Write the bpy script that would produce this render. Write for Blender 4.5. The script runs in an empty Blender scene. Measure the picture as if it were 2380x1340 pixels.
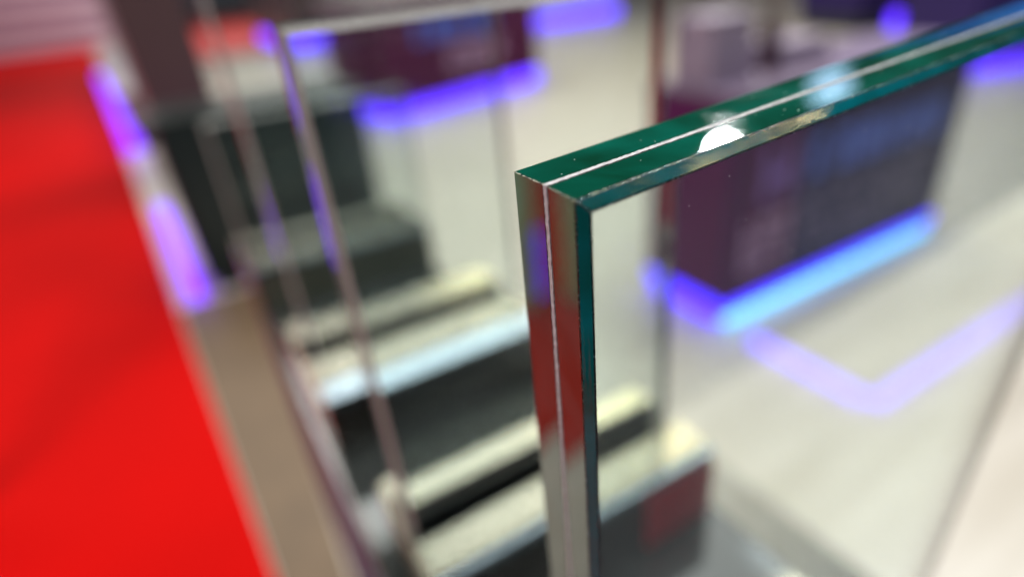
import bpy, bmesh, math, random
from mathutils import Vector, Matrix

random.seed(7)
SC = bpy.context.scene
COL = SC.collection
R = math.radians

# ------------------------------------------------------------------ camera
cam_d = bpy.data.cameras.new("camera")
cam = bpy.data.objects.new("camera", cam_d)
COL.objects.link(cam)
rot = Matrix(((0.8544, 0.3186, -0.4105), (-0.5117, 0.3789, -0.7711), (-0.0901, 0.8689, 0.4867)))
rot = rot.to_quaternion().to_matrix()
cam.matrix_world = Matrix.Translation((0, 0, 1.2)) @ rot.to_4x4()
cam_d.sensor_width = 36.0
cam_d.lens = 20.42
cam_d.clip_start = 0.01
cam_d.clip_end = 300
cam_d.dof.use_dof = True
cam_d.dof.focus_distance = 0.119
cam_d.dof.aperture_fstop = 3.1
cam_d.dof.aperture_blades = 0
SC.camera = cam

# ------------------------------------------------------------------ render set-up
SC.render.engine = 'CYCLES'
cy = SC.cycles
cy.max_bounces = 32
cy.transmission_bounces = 28
cy.glossy_bounces = 8
cy.diffuse_bounces = 3
cy.transparent_max_bounces = 24
cy.caustics_refractive = True
cy.caustics_reflective = True
cy.blur_glossy = 0.3
cy.sample_clamp_indirect = 8.0
cy.use_denoising = True
try:
    cy.denoiser = 'OPENIMAGEDENOISE'
except Exception:
    pass
SC.view_settings.view_transform = 'Standard'
SC.view_settings.look = 'None'
SC.view_settings.exposure = 0.0
SC.view_settings.gamma = 1.0

# ------------------------------------------------------------------ world: a dim exhibition hall
world = bpy.data.worlds.new("World")
SC.world = world
world.use_nodes = True
bg = world.node_tree.nodes["Background"]
bg.inputs[0].default_value = (0.80, 0.84, 1.0, 1)
bg.inputs[1].default_value = 0.035


def area(name, loc, target, size, power, col, size_y=None, shape='RECTANGLE'):
    d = bpy.data.lights.new(name, 'AREA')
    d.shape = shape
    d.size = size
    if size_y:
        d.size_y = size_y
    d.energy = power
    d.color = col
    o = bpy.data.objects.new(name, d)
    COL.objects.link(o)
    o.location = loc
    v = Vector(target) - Vector(loc)
    o.rotation_euler = v.to_track_quat('-Z', 'Y').to_euler()
    return o


WARM = (1.0, 0.90, 0.74)
NEUT = (1.0, 0.965, 0.92)
area("ceiling_light_near", (1.8, 1.8, 4.6), (1.8, 1.8, 0), 2.6, 90, NEUT, 2.4)
area("ceiling_light_right", (4.4, 0.4, 4.8), (4.4, 0.4, 0), 3.0, 215, (0.85, 0.93, 1.0), 3.0)
area("ceiling_light_far", (3.4, 8.0, 7.5), (3.4, 8.0, 0), 6.0, 520, NEUT, 4.0)
area("ceiling_light_left", (-3.0, 6.5, 5.0), (-2.6, 6.5, 0), 2.6, 260, NEUT, 7.0)
area("aisle_fill_lamp", (-1.7, -0.1, 3.4), (-0.8, 1.3, 0.3), 1.2, 80, NEUT, 1.2)  # added lamp, brightens the carpet and the pane's upright edge
area("ceiling_light_deep", (2.0, 22.0, 6.0), (1.0, 22.0, 0), 10.0, 900, NEUT, 10.0)
area("track_light_warm", (3.75, 4.4, 5.6), (3.75, 4.4, 0), 0.30, 85, (1.0, 0.86, 0.52), 2.4)
area("spot_lamp_warm_far", (3.8, 8.3, 5.6), (0.25, 0.5, 0.9), 0.5, 60, (1.0, 0.88, 0.56), shape='DISK')
area("spot_lamp_warm_right", (3.42, 1.62, 5.6), (0.25, 0.2, 0.9), 0.30, 25, (1.0, 0.90, 0.62), shape='DISK')
# small round spot lamps whose mirror images lie on the polished edges
area("spot_lamp", (4.02, 3.51, 3.045), (0.12, 0.10, 1.16), 0.18, 32, (0.97, 1.0, 1.0), shape='DISK')
area("spot_lamp_blue", (4.78, 3.06, 2.65), (0.17, 0.11, 1.16), 0.30, 1.0, (0.45, 0.70, 1.0), shape='DISK')


area("spot_lamp_warm", (4.7, -1.65, 4.75), (0.12, 0.10, 1.16), 0.14, 6.0, (1.0, 0.74, 0.36), shape='DISK')
area("spot_lamp_warm_near", (2.95, -1.85, 4.85), (0.07, 0.08, 1.16), 0.08, 0.35, (1.0, 0.78, 0.42), shape='DISK')


# ------------------------------------------------------------------ materials
def new_mat(name):
    m = bpy.data.materials.new(name)
    m.use_nodes = True
    nt = m.node_tree
    return m, nt, nt.nodes, nt.links, nt.nodes["Principled BSDF"]


def plain(name, col, rough=0.5, metal=0.0, spec=0.5, vary=0.12, scale=6.0, bump=0.0, coat=0.0):
    m, nt, N, L, b = new_mat(name)
    b.inputs["Roughness"].default_value = rough
    b.inputs["Metallic"].default_value = metal
    b.inputs["Specular IOR Level"].default_value = spec
    b.inputs["Coat Weight"].default_value = coat
    b.inputs["Coat Roughness"].default_value = 0.08
    tc = N.new("ShaderNodeTexCoord")
    nz = N.new("ShaderNodeTexNoise")
    nz.inputs["Scale"].default_value = scale
    nz.inputs["Detail"].default_value = 4
    L.new(tc.outputs["Object"], nz.inputs["Vector"])
    mx = N.new("ShaderNodeMix")
    mx.data_type = 'RGBA'
    c = Vector(col[:3])
    mx.inputs[6].default_value = (*(c * (1 - vary)), 1)
    mx.inputs[7].default_value = (*(c * (1 + vary)), 1)
    L.new(nz.outputs["Fac"], mx.inputs[0])
    L.new(mx.outputs[2], b.inputs["Base Color"])
    if bump:
        bp = N.new("ShaderNodeBump")
        bp.inputs["Strength"].default_value = bump
        L.new(nz.outputs["Fac"], bp.inputs["Height"])
        L.new(bp.outputs["Normal"], b.inputs["Normal"])
    return m


def emit(name, col, strength):
    m, nt, N, L, b = new_mat(name)
    b.inputs["Base Color"].default_value = (0.03, 0.03, 0.04, 1)
    b.inputs["Emission Color"].default_value = (*col, 1)
    b.inputs["Emission Strength"].default_value = strength
    return m


def glass_mat(name, rough_lo, rough_hi, tint=(1, 1, 1), nscale=60, bump=0.0, bscale=400, body=None, amount=0.0, fior=1.52, ridge=0.0):
    m = bpy.data.materials.new(name)
    m.use_nodes = True
    nt = m.node_tree
    N, L = nt.nodes, nt.links
    N.remove(N["Principled BSDF"])
    out = N["Material Output"]
    g = N.new("ShaderNodeBsdfGlass")
    g.inputs["IOR"].default_value = 1.52
    g.inputs["Color"].default_value = (*tint, 1)
    tc = N.new("ShaderNodeTexCoord")
    if rough_hi > rough_lo:
        nz = N.new("ShaderNodeTexNoise")
        nz.inputs["Scale"].default_value = nscale
        nz.inputs["Detail"].default_value = 5
        L.new(tc.outputs["Object"], nz.inputs["Vector"])
        mr = N.new("ShaderNodeMapRange")
        mr.inputs[1].default_value = 0.5
        mr.inputs[2].default_value = 0.72
        mr.inputs[3].default_value = rough_lo
        mr.inputs[4].default_value = rough_hi
        L.new(nz.outputs["Fac"], mr.inputs[0])
        L.new(mr.outputs[0], g.inputs["Roughness"])
    else:
        g.inputs["Roughness"].default_value = rough_lo
    if bump:
        n2 = N.new("ShaderNodeTexNoise")
        n2.inputs["Scale"].default_value = bscale
        n2.inputs["Detail"].default_value = 3
        L.new(tc.outputs["Object"], n2.inputs["Vector"])
        bp = N.new("ShaderNodeBump")
        bp.inputs["Strength"].default_value = bump
        bp.inputs["Distance"].default_value = 0.001
        L.new(n2.outputs["Fac"], bp.inputs["Height"])
        L.new(bp.outputs["Normal"], g.inputs["Normal"])
    if body:
        # polished edge: full mirror reflection over a mix of clear refraction and a diffuse green painted in for light scattered in the sheet
        df = N.new("ShaderNodeBsdfDiffuse")
        nb = N.new("ShaderNodeTexNoise")
        nb.inputs["Scale"].default_value = 34
        nb.inputs["Detail"].default_value = 4
        nb.inputs["Distortion"].default_value = 0.8
        L.new(tc.outputs["Object"], nb.inputs["Vector"])
        nr = N.new("ShaderNodeMapRange")
        nr.inputs[1].default_value = 0.32
        nr.inputs[2].default_value = 0.70
        L.new(nb.outputs["Fac"], nr.inputs[0])
        cm = N.new("ShaderNodeMix")
        cm.data_type = 'RGBA'
        c = Vector(body)
        cm.inputs[6].default_value = (c.x * 0.5, c.y * 0.42, c.z * 0.30, 1)
        cm.inputs[7].default_value = (c.x * 1.5, c.y * 1.6, c.z * 2.3, 1)  # dark and teal patches painted in for mottled reflections
        L.new(nr.outputs[0], cm.inputs[0])
        L.new(cm.outputs[2], df.inputs["Color"])
        rf = N.new("ShaderNodeBsdfRefraction")
        rf.inputs["IOR"].default_value = 1.52
        gl = N.new("ShaderNodeBsdfAnisotropic")
        fr = N.new("ShaderNodeFresnel")
        fr.inputs["IOR"].default_value = fior
        if ridge:
            wv = N.new("ShaderNodeTexWave")
            wv.inputs["Scale"].default_value = 430
            wv.inputs["Distortion"].default_value = 2.0
            wv.inputs["Detail"].default_value = 1.0
            L.new(tc.outputs["Object"], wv.inputs["Vector"])
            bw = N.new("ShaderNodeBump")
            bw.inputs["Strength"].default_value = ridge
            bw.inputs["Distance"].default_value = 0.0003
            L.new(wv.outputs["Fac"], bw.inputs["Height"])
            L.new(bw.outputs["Normal"], gl.inputs["Normal"])
        for nd in (rf, gl):
            if rough_hi > rough_lo:
                L.new(mr.outputs[0], nd.inputs["Roughness"])
            else:
                nd.inputs["Roughness"].default_value = rough_lo
        ms = N.new("ShaderNodeMixShader")
        ms.inputs[0].default_value = amount
        L.new(rf.outputs[0], ms.inputs[1])
        L.new(df.outputs[0], ms.inputs[2])
        mf = N.new("ShaderNodeMixShader")
        L.new(fr.outputs[0], mf.inputs[0])
        L.new(ms.outputs[0], mf.inputs[1])
        L.new(gl.outputs[0], mf.inputs[2])
        L.new(mf.outputs[0], out.inputs["Surface"])
    else:
        L.new(g.outputs[0], out.inputs["Surface"])
    va = N.new("ShaderNodeVolumeAbsorption")
    va.inputs["Color"].default_value = (0.28, 0.84, 0.76, 1)
    va.inputs["Density"].default_value = 5.5
    L.new(va.outputs[0], out.inputs["Volume"])
    return m


M = {}
M['glass'] = glass_mat('float_glass', 0.0, 0.0)
M['edge'] = glass_mat('polished_edge', 0.015, 0.09, nscale=45, body=(0.0, 0.072, 0.034), amount=0.84)
M['side_edge'] = glass_mat('polished_upright_edge', 0.0, 0.02, nscale=45, body=(0.02, 0.055, 0.035), amount=0.75, fior=2.25)
M['chamfer'] = glass_mat('polished_chamfer', 0.02, 0.10, nscale=200, body=(0.0, 0.13, 0.115), amount=0.72, ridge=0.06)
M['ground_edge'] = plain('matt_ground_chamfer', (0.40, 0.385, 0.37), 0.4, vary=0.15, scale=60)
M['arris'] = glass_mat('ground_arris', 0.12, 0.35, nscale=900, bump=0.6, bscale=2200)
M['pvb'] = plain('interlayer_film', (0.40, 0.40, 0.43), 0.45, vary=0.75, scale=700, bump=0.6)
M['dust'] = plain('dust_specks', (0.8, 0.8, 0.8), 0.6)
M['chip'] = plain('chipped_glass', (0.72, 0.70, 0.52), 0.25, spec=0.8, vary=0.3, scale=900)
M['alu'] = plain('satin_aluminium', (0.33, 0.315, 0.255), 0.27, metal=1.0, vary=0.06, scale=30)
M['alu_blue'] = plain('bright_trim', (0.34, 0.41, 0.47), 0.25, metal=1.0, vary=0.05, scale=30)
M['clad'] = plain('dark_polished_cladding', (0.014, 0.012, 0.010), 0.10, spec=0.6, vary=0.1, coat=0.3)
M['clad_olive'] = plain('olive_grey_cladding', (0.10, 0.105, 0.082), 0.2, spec=0.6)
M['red_reflection'] = plain('painted_red_reflection', (0.48, 0.022, 0.05), 0.15)  # red reflection put into a flat colour
M['gasket'] = plain('black_rubber', (0.012, 0.014, 0.016), 0.5)
M['plinth_top'] = plain('smoked_glass_top', (0.030, 0.034, 0.032), 0.07, spec=0.8, coat=0.5)
M['plinth_side'] = plain('dark_side_violet_glow', (0.045, 0.034, 0.11), 0.55, spec=0.15)  # violet LED light on the dark sides, put into the base colour
M['white'] = plain('white_laminate', (0.74, 0.74, 0.74), 0.35, vary=0.03)
M['cream'] = plain('cream_laminate', (0.62, 0.60, 0.46), 0.35, vary=0.04)
M['sage'] = plain('sage_laminate', (0.60, 0.92, 0.52), 0.4)
M['grey'] = plain('grey_laminate', (0.30, 0.29, 0.33), 0.4)
M['kiosk_navy'] = plain('navy_panel', (0.022, 0.012, 0.080), 0.5, spec=0.2)
M['kiosk_maroon'] = plain('maroon_panel', (0.085, 0.010, 0.050), 0.5, spec=0.2)
M['kiosk_magenta'] = plain('plum_panel', (0.090, 0.008, 0.075), 0.5, spec=0.2)
M['mauve'] = plain('mauve_grey_laminate', (0.17, 0.125, 0.19), 0.4)
M['lilac'] = plain('lilac_grey_card', (0.30, 0.24, 0.33), 0.5)
M['kiosk_dark'] = plain('black_green_panel', (0.010, 0.018, 0.018), 0.3, spec=0.3)
M['kiosk_brown'] = plain('brown_panel', (0.075, 0.045, 0.048), 0.3)
M['led'] = emit('violet_led', (0.10, 0.02, 1.0), 3.6)
M['led_magenta'] = emit('magenta_violet_led', (0.21, 0.02, 1.0), 2.8)
M['led_core'] = emit('cyan_led', (0.17, 0.58, 1.0), 3.4)
M['led_edge'] = emit('blue_led', (0.05, 0.015, 1.0), 4.0)
M['led_pale'] = emit('lavender_led', (0.26, 0.18, 1.0), 3.4)
M['fascia'] = emit('blue_lit_fascia', (0.06, 0.20, 1.0), 1.3)
M['ink_blue'] = plain('blue_print', (0.07, 0.15, 0.70), 0.4)
M['ink_mauve'] = plain('mauve_print', (0.55, 0.32, 0.52), 0.4)
M['ink_grey'] = plain('grey_print', (0.17, 0.13, 0.26), 0.4)
M['ink_violet'] = plain('violet_print', (0.22, 0.09, 0.42), 0.4)
M['slat'] = plain('mauve_white_slat', (0.62, 0.46, 0.56), 0.5)
M['slat_gap'] = plain('mauve_backing', (0.20, 0.08, 0.18), 0.6)
M['copper'] = plain('copper_brown', (0.22, 0.09, 0.07), 0.4)
M['brown_dark'] = plain('dark_brown_bottle', (0.05, 0.018, 0.025), 0.3)


def floor_material():
    m, nt, N, L, b = new_mat('pale_vinyl_floor')
    b.inputs["Roughness"].default_value = 0.32
    tc = N.new("ShaderNodeTexCoord")
    mp = N.new("ShaderNodeMapping")
    mp.inputs["Rotation"].default_value = (0, 0, R(2))
    mp.inputs["Scale"].default_value = (1.3, 9.0, 1)
    L.new(tc.outputs["Object"], mp.inputs["Vector"])
    nz = N.new("ShaderNodeTexNoise")
    nz.inputs["Scale"].default_value = 1.4
    nz.inputs["Detail"].default_value = 6
    L.new(mp.outputs[0], nz.inputs["Vector"])
    cr = N.new("ShaderNodeValToRGB")
    cr.color_ramp.elements[0].position = 0.3
    cr.color_ramp.elements[0].color = (0.52, 0.472, 0.395, 1)
    cr.color_ramp.elements[1].position = 0.7
    cr.color_ramp.elements[1].color = (0.66, 0.612, 0.535, 1)
    L.new(nz.outputs["Fac"], cr.inputs["Fac"])
    L.new(cr.outputs[0], b.inputs["Base Color"])
    return m


M['floor'] = floor_material()
M['carpet'] = plain('red_carpet_pile', (0.50, 0.0012, 0.0005), 0.7, vary=0.28, scale=0.9, spec=0.05)
M['charcoal'] = plain('charcoal_sheet', (0.035, 0.034, 0.04), 0.9, vary=0.2, scale=3)
M['brown_strip'] = plain('brown_floor_strip', (0.13, 0.083, 0.044), 0.5, vary=0.3, scale=7)
M['carpet_far'] = plain('pinkish_red_carpet', (0.60, 0.055, 0.05), 0.7, vary=0.08, scale=1.0)  # lighter, pinker red for the distant strip


# ------------------------------------------------------------------ helpers
def link(name, bm, mats, parent=None, loc=(0, 0, 0), rz=0.0, smooth=False):
    me = bpy.data.meshes.new(name)
    bm.normal_update()
    bm.to_mesh(me)
    bm.free()
    for mm in (mats if isinstance(mats, (list, tuple)) else [mats]):
        me.materials.append(mm)
    if smooth:
        for p in me.polygons:
            p.use_smooth = True
    o = bpy.data.objects.new(name, me)
    COL.objects.link(o)
    o.location = loc
    o.rotation_euler = (0, 0, rz)
    if parent:
        o.parent = parent
    return o


def thing(name, label, cat, loc=(0, 0, 0), rz=0.0, group=None):
    o = bpy.data.objects.new(name, None)
    COL.objects.link(o)
    o.location = loc
    o.rotation_euler = (0, 0, rz)
    o["label"] = label
    o["category"] = cat
    if group:
        o["group"] = group
    return o


def box(bm, x0, x1, y0, y1, z0, z1, bev=0.0, mat=0):
    r = bmesh.ops.create_cube(bm, size=1.0)
    vs = r["verts"]
    for v in vs:
        v.co = Vector(((x0 + x1) / 2 + v.co.x * (x1 - x0), (y0 + y1) / 2 + v.co.y * (y1 - y0), (z0 + z1) / 2 + v.co.z * (z1 - z0)))
    fs = set(f for v in vs for f in v.link_faces)
    for f in fs:
        f.material_index = mat
    if bev > 0:
        es = set(e for v in vs for e in v.link_edges)
        bmesh.ops.bevel(bm, geom=list(es), offset=bev, segments=2, affect='EDGES', profile=0.6)


def boxobj(name, dims, mat, parent=None, bev=0.0):
    bm = bmesh.new()
    box(bm, *dims, bev=bev)
    return link(name, bm, mat, parent)


def struct(o):
    o["kind"] = "structure"
    return o


# ------------------------------------------------------------------ setting: floor and carpets
bm = bmesh.new()
vs = [bm.verts.new(p) for p in ((-40, -12, 0), (60, -12, 0), (60, 90, 0), (-40, 90, 0))]
bm.faces.new(vs)
struct(link('floor', bm, M['floor']))


def sheet(name, pts, z, mat, edge=0.006):
    bm = bmesh.new()
    top = [bm.verts.new((x, y, z + edge)) for x, y in pts]
    bot = [bm.verts.new((x, y, z)) for x, y in pts]
    bm.faces.new(top)
    n = len(pts)
    for i in range(n):
        bm.faces.new((bot[i], bot[(i + 1) % n], top[(i + 1) % n], top[i]))
    bmesh.ops.recalc_face_normals(bm, faces=bm.faces)
    return struct(link(name, bm, mat))


sheet('red_carpet', [(-14, 1.62), (-2.4, 1.45), (-0.80, 1.20), (-0.120, 0.93), (-0.13, 1.08), (-0.235, 2.69), (-0.42, 6.0), (-0.80, 13.0), (-1.3, 26.0), (-14, 26.0)], 0.003, M['carpet'])
sheet('red_carpet_before', [(-3, -0.7), (-0.05, -0.7), (-0.05, 0.52), (-3, 0.52)], 0.003, M['carpet'])
sheet('unseen_dark_sheet', [(-12, -11), (14, -11), (14, -0.72), (1.0, -0.72), (0.96, -0.06), (-0.04, -0.06), (-0.04, -0.72), (-12, -0.72)], 0.003, M['charcoal'])  # unseen dark sheet added to keep reflections in the glass dark
sheet('floor_strip', [(-0.112, 0.54), (0.020, 0.54), (0.020, 0.98), (0.10, 2.70), (-0.14, 2.70), (-0.228, 2.69), (-0.124, 1.08)], 0.002, M['brown_strip'], 0.003)  # brown strip between the red carpet and the plinth
sheet('red_carpet_beyond', [(0.6, 14.6), (2.75, 14.6), (6.2, 40), (1.2, 40)], 0.003, M['carpet_far'])

# ------------------------------------------------------------------ display plinth
def plinth(label, x0, x1, y0, y1, h, trim=True):
    pl = thing('display_plinth', label, 'plinth', ((x0 + x1) / 2, (y0 + y1) / 2, 0))
    a, b = (x1 - x0) / 2, (y1 - y0) / 2
    boxobj('side_panel', (-a, -a + 0.012, -b, b, 0.02, h - 0.012), M['plinth_side'], pl)
    boxobj('side_panel', (a - 0.012, a, -b, b, 0.02, h - 0.012), M['plinth_side'], pl)
    boxobj('end_panel', (-a + 0.0125, a - 0.0125, -b + 0.001, -b + 0.013, 0.02, h - 0.012), M['plinth_side'], pl)
    boxobj('end_panel', (-a + 0.0125, a - 0.0125, b - 0.013, b - 0.001, 0.02, h - 0.012), M['plinth_side'], pl)
    boxobj('toe_kick', (-a + 0.02, a - 0.02, -b + 0.02, b - 0.02, 0.0035, 0.0195), M['gasket'], pl)
    boxobj('plinth_top', (-a - 0.002, a + 0.002, -b + (0.009 if trim else -0.002), b + 0.002, h - 0.0115, h), M['plinth_top'], pl, bev=0.001)
    if trim:
        boxobj('edge_trim', (-a - 0.002, a + 0.002, -b - 0.003, -b + 0.0085, h - 0.014, h + 0.0015), M['alu'], pl, bev=0.0012)
    return pl


plinth('long dark glossy plinth that carries the row of blurred glass samples', 0.026, 0.252, 0.124, 0.953, 0.837)
plinth('lower dark plinth in front that carries the sharp glass pane', 0.045, 0.370, 0.030, 0.1195, 0.50, False)
TOP = 0.837


# ------------------------------------------------------------------ clamp shoes
def shoe(x0, x1, tb, ts0, ts1, tf, ztop, label, ledge=0.0, endcap=0.006, TOP=0.837, rz=0.0, clad='clad'):
    """tb/tf: back and front of the body, ts0..ts1 the slot; ztop is the top of the bars."""
    t = thing('glass_clamp_shoe', label, 'clamp rail', ((x0 + x1) / 2, (ts0 + ts1) / 2, TOP), rz, 'metal clamp shoes on the plinth')
    hx = (x1 - x0) / 2
    c = (ts0 + ts1) / 2
    H = ztop - TOP
    b, s0, s1, f = tb - c, ts0 - c, ts1 - c, tf - c
    lip = 0.004
    # body: two walls and a bottom
    bm = bmesh.new()
    box(bm, -hx, hx, s1 + 0.0005, b, 0.0005, H - lip, 0.0006)
    link('rear_wall', bm, M['clad'], t)
    bm = bmesh.new()
    box(bm, -hx, hx, f, s0 - 0.0005, 0.0005, H - lip, 0.0006)
    link('front_cladding', bm, M[clad], t)
    boxobj('slot_floor', (-hx + endcap, hx - 0.0005, s0, s1, 0.0008, 0.012), M['gasket'], t)
    bm = bmesh.new()
    box(bm, -hx, hx, s1 + 0.0008, b + 0.0006, H - lip + 0.0003, H, 0.0009)
    link('rear_bar', bm, M['alu'], t)
    bm = bmesh.new()
    box(bm, -hx, hx, f + ledge + 0.0045, s0 - 0.0008, H - lip + 0.0003, H, 0.0009)
    link('front_bar', bm, M['alu'], t)
    bm = bmesh.new()
    box(bm, -hx, hx, f - 0.0008, f + ledge + 0.004, H - lip - 0.006, H - 0.0012, 0.0016)
    link('front_trim', bm, M['alu_blue'], t)
    # rubber gaskets either side of the glass
    boxobj('gasket', (-hx + endcap, hx - 0.0008, s0 + 0.0002, s0 + 0.0045, 0.0125, H - 0.006), M['gasket'], t)
    boxobj('gasket', (-hx + endcap, hx - 0.0008, s1 - 0.0045, s1 - 0.0002, 0.0125, H - 0.006), M['gasket'], t)
    bm = bmesh.new()
    box(bm, -hx - 0.003, -hx - 0.0002, f, b, 0.0005, H - 0.0006, 0.0006)
    link('end_cap', bm, M['alu'], t)
    return t


def red_reflection_patch(t, x0, x1, y, z0, z1):
    boxobj('red_reflection_patch', (x0, x1, y - 0.0013, y - 0.0003, z0, z1), M['red_reflection'], t, bev=0.0002)


ZT = 0.90
shoe_a = shoe(0.045, 0.247, 0.302, 0.242, 0.283, 0.210, ZT, 'metal clamp shoe right behind the sharp front pane, nearest of those fully shown', 0.0)
shoe(0.035, 0.252, 0.562, 0.480, 0.522, 0.412, ZT, 'wide metal clamp shoe with pale blue front trim, second along the plinth', 0.022)
shoe(0.025, 0.258, 0.850, 0.779, 0.821, 0.725, ZT, 'metal clamp shoe at the far end of the plinth, before the black counter', clad='clad_olive')
shoe(0.050, 0.360, 0.1185, 0.078, 0.112, 0.066, 0.53, 'slim metal clamp shoe that grips the foot of the sharp front pane', TOP=0.50)


red_reflection_patch(shoe_a, 0.040, 0.1005, 0.210 - 0.2625, 0.004, 0.052)  # thin red patch standing in for a reflection on the cladding


# ------------------------------------------------------------------ laminated glass panes
def ply(L, y0, y1, z0, z1, outer, big, small):
    """one sheet; outer = -1 (front) / +1 (rear) marks the face with the ground chamfer."""
    bm = bmesh.new()
    box(bm, 0, L, y0, y1, z0, z1)
    yo = y0 if outer < 0 else y1
    eo, ei = [], []
    for e in bm.edges:
        a, b = e.verts
        if abs(a.co.y - yo) < 1e-6 and abs(b.co.y - yo) < 1e-6:
            eo.append(e)
        else:
            ei.append(e)
    bmesh.ops.bevel(bm, geom=eo, offset=big, segments=1, affect='EDGES')
    if small > 0:
        es = []
        for e in bm.edges:
            if len(e.link_faces) == 2 and e.calc_face_angle() > 0.2:
                es.append(e)
        bmesh.ops.bevel(bm, geom=es, offset=small, segments=1, affect='EDGES')
    bm.normal_update()
    for f in bm.faces:
        n = f.normal
        if abs(n.y) > 0.99:
            f.material_index = 0
        elif abs(n.x) > 0.99:
            f.material_index = 4
        elif abs(n.z) > 0.99:
            f.material_index = 1
        else:
            w = min(e.calc_length() for e in f.edges)
            f.material_index = 2 if w < small * 2.2 else 3
    return bm


def seam(L, z0, z1, w, fine):
    """whitish interlayer rim along the bottom-free perimeter: left edge, top edge, right edge"""
    bm = bmesh.new()
    path = []
    n1 = int((z1 - z0) / fine)
    n2 = int(L / fine)
    for i in range(n1 + 1):
        path.append((0.0, z0 + (z1 - z0) * i / n1, (1, 0)))
    for i in range(1, n2 + 1):
        path.append((L * i / n2, z1, (0, -1) if i < n2 else (-1, 0)))
    for i in range(1, n1 + 1):
        path.append((L, z1 - (z1 - z0) * i / n1, (-1, 0)))
    prev = None
    for (x, z, (ix, iz)) in path:
        if x == 0.0 and z == z1:
            ix, iz = 1, -1
        if x == L and z == z1:
            ix, iz = -1, -1
        ja = w * (0.5 - 0.04 + random.uniform(-0.10, 0.0))
        jb = w * (0.5 - 0.04 + random.uniform(-0.10, 0.0))
        pr = random.uniform(0.00002, 0.00014)
        d = 0.0016
        ring = [bm.verts.new((x - ix * pr, -ja, z - iz * pr)), bm.verts.new((x - ix * pr, jb, z - iz * pr)),
                bm.verts.new((x + ix * d, jb, z + iz * d)), bm.verts.new((x + ix * d, -ja, z + iz * d))]
        if prev:
            for k in range(4):
                bm.faces.new((prev[k], prev[(k + 1) % 4], ring[(k + 1) % 4], ring[k]))
        else:
            bm.faces.new(ring)
        prev = ring
    bm.faces.new(prev[::-1])
    bmesh.ops.recalc_face_normals(bm, faces=bm.faces)
    return bm


def shear(bm, sk, ti, H):
    for v in bm.verts:
        v.co.x += v.co.y * sk
        v.co.z += max(v.co.x, 0.0) * ti * max(0.0, v.co.z / H)
    return bm


def pane(name, label, x, y, z0, z1, L, rz, T, big, small, fine, sk=0.0, ti=0.0, skr=0.0, cham='ground_edge'):
    gap = 0.0013 * T / 0.021
    t = thing(name, label, 'glass pane', (x, y, z0), R(rz), 'laminated glass samples standing in a row')
    H = z1 - z0
    mats = [M['glass'], M['edge'], M['arris'], M[cham], M['side_edge']]
    link('glass_ply', shear(ply(L, -T / 2, -gap / 2, 0, H, -1, big, small), sk, ti, H), mats, t)
    link('glass_ply', shear(ply(L, gap / 2, T / 2, 0, H, 1, small * 3, small), skr, ti, H), mats, t)
    link('interlayer', shear(seam(L, 0.001, H, gap, fine), sk, ti, H), M['pvb'], t)
    return t


T1 = 0.0250
ZB = 0.535
front = pane('laminated_glass_pane', 'sharp front laminated glass pane with emerald top edge and white interlayer line', 0.0571, 0.0896, ZB, 1.2 - 0.0374, 0.294, 1.7, T1, 0.0021, 0.00024, 0.0006, 0.097, 0.0367, 0.04, 'chamfer')
T2 = 0.022
pane('laminated_glass_pane', 'blurred glass pane directly behind the sharp one, its whole left edge and top corner showing', 0.0465, 0.262, TOP + 0.0135, 1.2 - 0.0137, 0.1985, 0, 0.026, 0.0032, 0.0002, 0.004, 0.10, 0, 0.05)
pane('laminated_glass_pane', 'blurred tall glass pane in the wide clamp shoe, its top beyond the upper picture edge', 0.0445, 0.5015, TOP + 0.0135, 1.2 + 0.03, 0.2235, 0, T2, 0.0030, 0.0002, 0.004)
pane('laminated_glass_pane', 'short blurred glass pane farthest along the plinth, in front of the black counter', 0.030, 0.800, TOP + 0.0135, 1.2 - 0.131, 0.25, 0, T2, 0.0030, 0.0002, 0.004)

# dust on the sharp pane's top edge
bm = bmesh.new()
Ht = 1.2 - 0.0374 - ZB
for i in range(46):
    s = random.uniform(0.00005, 0.00016)
    xx, yy = random.uniform(0.002, 0.2), random.uniform(-0.009, 0.0095)
    r = bmesh.ops.create_icosphere(bm, subdivisions=1, radius=s)
    for v in r["verts"]:
        v.co = Vector((xx + v.co.x * random.uniform(0.8, 1.8), yy + v.co.y, Ht + 0.0367 * xx + s * 0.4 + v.co.z * 0.6))
for i in range(34):
    s = random.uniform(0.00004, 0.00012)
    xx, zz = random.uniform(0.004, 0.16), Ht - random.uniform(0.004, 0.10)
    r = bmesh.ops.create_icosphere(bm, subdivisions=1, radius=s)
    for v in r["verts"]:
        v.co = Vector((xx + v.co.x, -T1 / 2 - s * 0.3 + v.co.y * 0.6, zz + v.co.z * random.uniform(0.8, 2.0)))
d = link('dust', bm, M['dust'], front)
d["kind"] = "stuff"


# chipped, sparkling arrises of the sharp pane
bm = bmesh.new()


def chip(p, s):
    r = bmesh.ops.create_icosphere(bm, subdivisions=1, radius=s)
    k = (random.uniform(0.6, 1.9), random.uniform(0.6, 1.2), random.uniform(0.4, 0.9))
    for v in r["verts"]:
        v.co = Vector((p[0] + v.co.x * k[0] + random.uniform(-0.2, 0.2) * s, p[1] + v.co.y * k[1], p[2] + v.co.z * k[2]))


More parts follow.
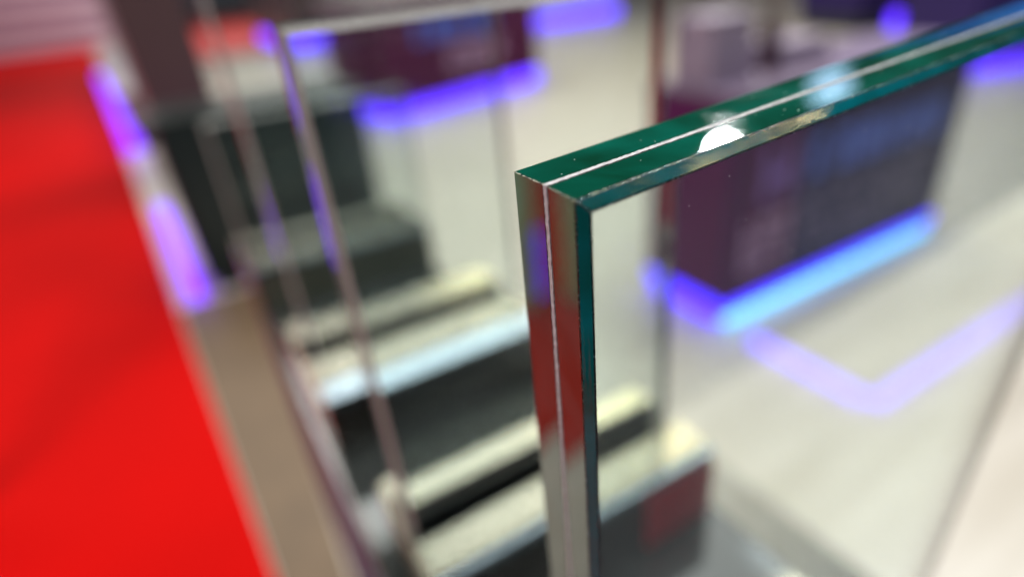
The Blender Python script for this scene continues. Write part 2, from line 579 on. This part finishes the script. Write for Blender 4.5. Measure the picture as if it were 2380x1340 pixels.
for i in range(70):      # across the thickness, along the corner
    yy = random.uniform(-T1 / 2 + 0.002, T1 / 2)
    chip((0.00012 + yy * (0.097 if yy < 0 else 0.04) + random.uniform(-0.0001, 0.0002), yy, Ht - 0.00010), random.uniform(0.00006, 0.00017))
for i in range(95):      # upper line of the front chamfer, dense near the corner
    xx = 0.003 + 0.16 * random.random() ** 2.6
    chip((xx, -T1 / 2 + 0.00215 + random.uniform(-0.0001, 0.0001), Ht + 0.0367 * xx - 0.0001), random.uniform(0.00006, 0.00018))
for i in range(36):      # rear line close to the corner
    xx = 0.016 * random.random() ** 1.4
    chip((xx + 0.001, T1 / 2 - 0.0006, Ht + 0.0367 * xx - 0.00012), random.uniform(0.00006, 0.00018))
for i in range(60):      # frayed interlayer
    xx = random.uniform(0.06, 0.13)
    chip((xx, random.choice((-1, 1)) * random.uniform(0.0005, 0.0010), Ht + 0.0367 * xx), random.uniform(0.00005, 0.00016))
d = link('edge_chips', bm, M['chip'], front)
d["kind"] = "stuff"


# ------------------------------------------------------------------ counters with light strips
def counter(name, label, corner, rz, w, d, h, front_mat, side_mat, top_mat, leds, skirt=None, top_t=0.02, led_h=0.05):
    t = thing(name, label, 'counter', (corner[0], corner[1], 0), R(rz), 'exhibition counters with glowing feet')
    z0 = led_h + 0.004
    b = 0.004
    bm = bmesh.new()
    box(bm, 0, w, 0, 0.018, z0, h - top_t - 0.0005, 0.002)
    link('front_panel', bm, front_mat, t)
    bm = bmesh.new()
    box(bm, 0.0005, 0.0185, 0.0187, d, z0, h - top_t - 0.0005, 0.002)
    link('side_panel', bm, side_mat, t)
    bm = bmesh.new()
    box(bm, w - 0.0185, w - 0.0005, 0.0187, d, z0, h - top_t - 0.0005, 0.002)
    link('side_panel', bm, side_mat, t)
    boxobj('rear_panel', (0.019, w - 0.019, d - 0.018, d - 0.0005, z0, h - top_t - 0.0005), side_mat, t)
    boxobj('countertop', (-0.006, w + 0.006, -0.006, d + 0.006, h - top_t, h), top_mat, t, bev=0.003)
    boxobj('base', (0.03, w - 0.03, 0.03, d - 0.03, 0.0005, z0 + 0.02), M['gasket'], t)
    for side, mat, a, c in leds:
        if side == 'front':
            dims = (a, c, -0.004, 0.022, 0.004, led_h)
        elif side == 'left':
            dims = (-0.004, 0.022, a, c, 0.004, led_h)
        else:
            dims = (w - 0.022, w + 0.004, a, c, 0.004, led_h)
        o = boxobj('light_strip', dims, mat, t, bev=0.006)
    return t


def glyph(k, a, w, z0, z1, y, thick, bm):
    th = w * thick
    y1 = y - 0.0012
    b_ = a + w * 0.78
    box(bm, a, a + th, y1, y, z0, z1)
    if k in 'HNBO':
        box(bm, b_ - th, b_, y1, y, z0, z1)
    if k in 'HB':
        box(bm, a + th, b_ - th, y1, y, (z0 + z1) / 2 - th / 2, (z0 + z1) / 2 + th / 2)
    if k in 'CBO':
        box(bm, a + th, b_ - th, y1, y, z1 - th, z1)
        box(bm, a + th, b_ - th, y1, y, z0, z0 + th)


def letter_row(parent, word, x0, x1, z0, z1, y, mat, thick=0.3):
    """big blurred letters, each a raised part of its own"""
    w = (x1 - x0) / len(word)
    for i, k in enumerate(word):
        bm = bmesh.new()
        glyph(k, x0 + i * w, w, z0, z1, y, thick, bm)
        link('letter', bm, mat, parent)


def text_block(parent, x0, x1, zs, hh, n, y, mat):
    """small print far too blurred to read: joined strokes"""
    bm = bmesh.new()
    for z in zs:
        for i in range(n):
            if random.random() < 0.15:
                continue
            glyph(random.choice('HCIBNO'), x0 + i * (x1 - x0) / n, (x1 - x0) / n, z, z + hh, y, 0.4, bm)
    o = link('small_print', bm, mat, parent)
    o["kind"] = "stuff"


# counter at the right, behind the sharp pane
k1 = counter('exhibition_counter', 'navy and maroon counter with bright cyan light strip, seen through the sharp pane', (1.442, 1.173), -0.8, 1.27, 0.40, 0.80, M['kiosk_navy'], M['kiosk_magenta'], M['mauve'],
             [('front', M['led_core'], 0.02, 1.25), ('left', M['led'], 0.02, 0.38)], led_h=0.05)
boxobj('light_strip', (-0.002, 1.272, -0.0035, 0.016, 0.0525, 0.095), M['led_edge'], k1)
boxobj('light_strip', (-0.0035, 0.016, 0.017, 0.40, 0.0525, 0.095), M['led_edge'], k1)
boxobj('corner_panel', (0.001, 0.30, -0.0035, -0.0005, 0.098, 0.775), M['kiosk_magenta'], k1)
letter_row(k1, 'COBNHO', 0.36, 1.16, 0.47, 0.61, -0.0004, M['ink_blue'])
text_block(k1, 0.06, 0.29, [0.20, 0.25, 0.30, 0.35], 0.035, 6, -0.0040, M['ink_mauve'])
text_block(k1, 0.34, 1.12, [0.18, 0.23, 0.28, 0.33, 0.38], 0.035, 20, -0.0004, M['ink_grey'])
bm = bmesh.new()
box(bm, 0.12, 0.155, -0.0048, -0.0038, 0.44, 0.62)
box(bm, 0.235, 0.27, -0.0048, -0.0038, 0.44, 0.62)
box(bm, 0.156, 0.234, -0.0048, -0.0038, 0.50, 0.545)
link('emblem', bm, M['ink_violet'], k1)

# low white dais in front of that counter
da = thing('low_dais', 'low pale dais with lavender light line in front of the navy counter', 'dais', (1.462, 0.652, 0), 0)
boxobj('deck', (0.006, 1.6, 0.006, 0.40, 0.034, 0.042), M['floor'], da)
boxobj('riser', (0.02, 1.59, 0.02, 0.39, 0.001, 0.0338), M['white'], da)
boxobj('light_strip', (0.0, 1.58, -0.03, 0.0185, 0.003, 0.0335), M['led_pale'], da, bev=0.004)
boxobj('light_strip', (-0.03, 0.0185, 0.0192, 0.40, 0.003, 0.0335), M['led_pale'], da, bev=0.004)

# counter in the middle distance
k2 = counter('exhibition_counter', 'maroon counter with violet light strip, seen through the pane behind the sharp one', (1.781, 5.35), 15, 2.05, 0.95, 1.05, M['kiosk_maroon'], M['kiosk_maroon'], M['white'],
             [('front', M['led'], 0.0, 2.05), ('left', M['led'], 0.02, 0.9)], led_h=0.13)
letter_row(k2, 'CHNIBO', 0.40, 1.45, 0.62, 0.82, -0.0004, M['ink_blue'])
text_block(k2, 0.75, 1.5, [0.30, 0.37, 0.44, 0.51], 0.05, 14, -0.0004, M['ink_mauve'])

# black counter beyond the plinth, its left foot glowing magenta-violet
k5 = counter('exhibition_counter', 'black counter beyond the plinth with magenta violet strip along the red carpet', (-0.08, 2.73), 3.0, 0.86, 0.42, 0.78, M['kiosk_dark'], M['kiosk_navy'], M['kiosk_dark'],
             [], led_h=0.07)
boxobj('light_strip', (-0.10, -0.04, 0.0, 1.36, 0.004, 0.10), M['led_magenta'], k5, bev=0.006)
# tall brown one behind it
k6 = counter('exhibition_counter', 'tall brown counter at the upper left behind the black one', (-0.10, 4.35), 3.0, 0.40, 1.7, 2.2, M['kiosk_brown'], M['grey'], M['grey'], [], led_h=0.03)
k9 = counter('exhibition_counter', 'low grey counter with lilac strip beside the carpet, upper left', (-0.33, 6.4), 3.7, 0.5, 6.6, 0.5, M['grey'], M['grey'], M['grey'], [], led_h=0.15)
boxobj('light_strip', (-0.10, 0.03, 0.0, 6.5, 0.004, 0.17), M['led_magenta'], k9, bev=0.006)
# slim totem left of the picture, seen mirrored in the sharp pane's upright edge
to = thing('display_totem', 'slim sage green totem at the carpet, seen only mirrored in the upright glass edge', 'totem', (-0.838, 1.76, 0.009), R(0))
boxobj('base', (-0.045, 0.045, -0.045, 0.045, 0.0, 0.02), M['grey'], to, bev=0.003)
boxobj('body', (-0.042, 0.045, -0.04, 0.04, 0.0205, 1.6), M['sage'], to, bev=0.004)
boxobj('light_strip', (-0.085, -0.043, -0.035, 0.02, 0.03, 0.30), M['led'], to, bev=0.006)
# far ones
k3 = counter('exhibition_counter', 'distant white counter over a violet glow at the upper middle of the picture', (6.99, 10.9), 2, 2.2, 3.2, 0.7, M['white'], M['white'], M['white'],
             [('front', M['led'], 0, 2.2), ('left', M['led'], 0.03, 3.1)], led_h=0.22)
k4 = counter('exhibition_counter', 'distant dark counter over a violet glow above the corner of the second pane', (2.81, 13.9), 2, 2.2, 3.6, 1.3, M['kiosk_brown'], M['kiosk_brown'], M['kiosk_brown'],
             [('front', M['led'], 0, 1.9), ('left', M['led'], 0.03, 3.4)], led_h=0.25)
k8 = counter('exhibition_counter', 'far dark counter with deep blue glow at the upper right', (7.9, 4.75), -18, 3.4, 1.2, 0.9, M['kiosk_navy'], M['kiosk_navy'], M['grey'],
             [('front', M['led'], 0.5, 1.5)], led_h=0.2)
boxobj('lit_fascia', (-0.1, 3.5, -0.05, -0.01, 2.45, 3.1), M['fascia'], k8, bev=0.01)
boxobj('fascia_post', (0.0, 0.06, 0.0, 0.06, 0.9005, 2.4495), M['gasket'], k8)
boxobj('fascia_post', (3.34, 3.4, 0.0, 0.06, 0.9005, 2.4495), M['gasket'], k8)
k7 = counter('exhibition_counter', 'counter at the right picture edge with blue glow under the sharp top edge', (5.9, 2.55), -20, 2.0, 0.8, 0.9, M['kiosk_navy'], M['kiosk_navy'], M['white'],
             [('front', M['led'], 0, 2.0)], led_h=0.14)


# ------------------------------------------------------------------ things on the navy counter
def brochure_box(label, x, y, w, d, h, mat):
    t = thing('brochure_box', label, 'box', (x, y, 0.8005), R(-0.8), 'boxes on the navy counter')
    boxobj('tray', (-w / 2, w / 2, -d / 2, d / 2, 0, h * 0.55), mat, t, bev=0.003)
    boxobj('paper_stack', (-w / 2 + 0.01, w / 2 - 0.01, -d / 2 + 0.01, d / 2 - 0.008, h * 0.55 + 0.0005, h), M['lilac'], t, bev=0.002)
    boxobj('back_plate', (-w / 2, w / 2, d / 2 + 0.0005, d / 2 + 0.006, 0, h * 1.05), mat, t)
    return t


brochure_box('pale box of papers at the left end of the navy counter', 1.575, 1.40, 0.20, 0.16, 0.20, M['lilac'])
brochure_box('pale box of papers in the middle of the navy counter', 1.95, 1.42, 0.26, 0.18, 0.08, M['lilac'])
bt = thing('bottle', 'dark brown bottle standing between the pale boxes', 'bottle', (1.79, 1.36, 0.8005))
bm = bmesh.new()
prof = [(0.0, 0.0), (0.030, 0.0), (0.033, 0.01), (0.033, 0.13), (0.026, 0.16), (0.013, 0.185), (0.012, 0.235), (0.0, 0.235)]
seg = 20
rings = []
for r_, z_ in prof[1:-1]:
    rings.append([bm.verts.new((r_ * math.cos(2 * math.pi * k / seg), r_ * math.sin(2 * math.pi * k / seg), z_)) for k in range(seg)])
for a, b_ in zip(rings, rings[1:]):
    for k in range(seg):
        bm.faces.new((a[k], a[(k + 1) % seg], b_[(k + 1) % seg], b_[k]))
bm.faces.new(rings[0][::-1])
bm.faces.new(rings[-1])
link('body', bm, M['brown_dark'], bt, smooth=True)
bm = bmesh.new()
bmesh.ops.create_cone(bm, cap_ends=True, segments=16, radius1=0.0145, radius2=0.0145, depth=0.022, matrix=Matrix.Translation((0, 0, 0.247)))
link('cap', bm, M['copper'], bt)

# ------------------------------------------------------------------ slatted screen at the end of the carpet
sl = thing('slatted_screen', 'pale mauve slatted screen at the end of the red carpet', 'screen', (-3.2, 25.2, 0), R(2))
boxobj('backing', (-5, 2.6, 0.03, 0.06, 0.0, 2.4), M['slat_gap'], sl)
for i in range(4):
    z = 0.05 + i * 0.58
    boxobj('slat', (-5, 2.6, 0.0, 0.028, z, z + 0.40), M['slat'], sl, bev=0.006)
for xx in (-4.96, 2.56):
    boxobj('post', (xx - 0.04, xx + 0.04, 0.061, 0.12, 0.0, 2.4), M['grey'], sl)
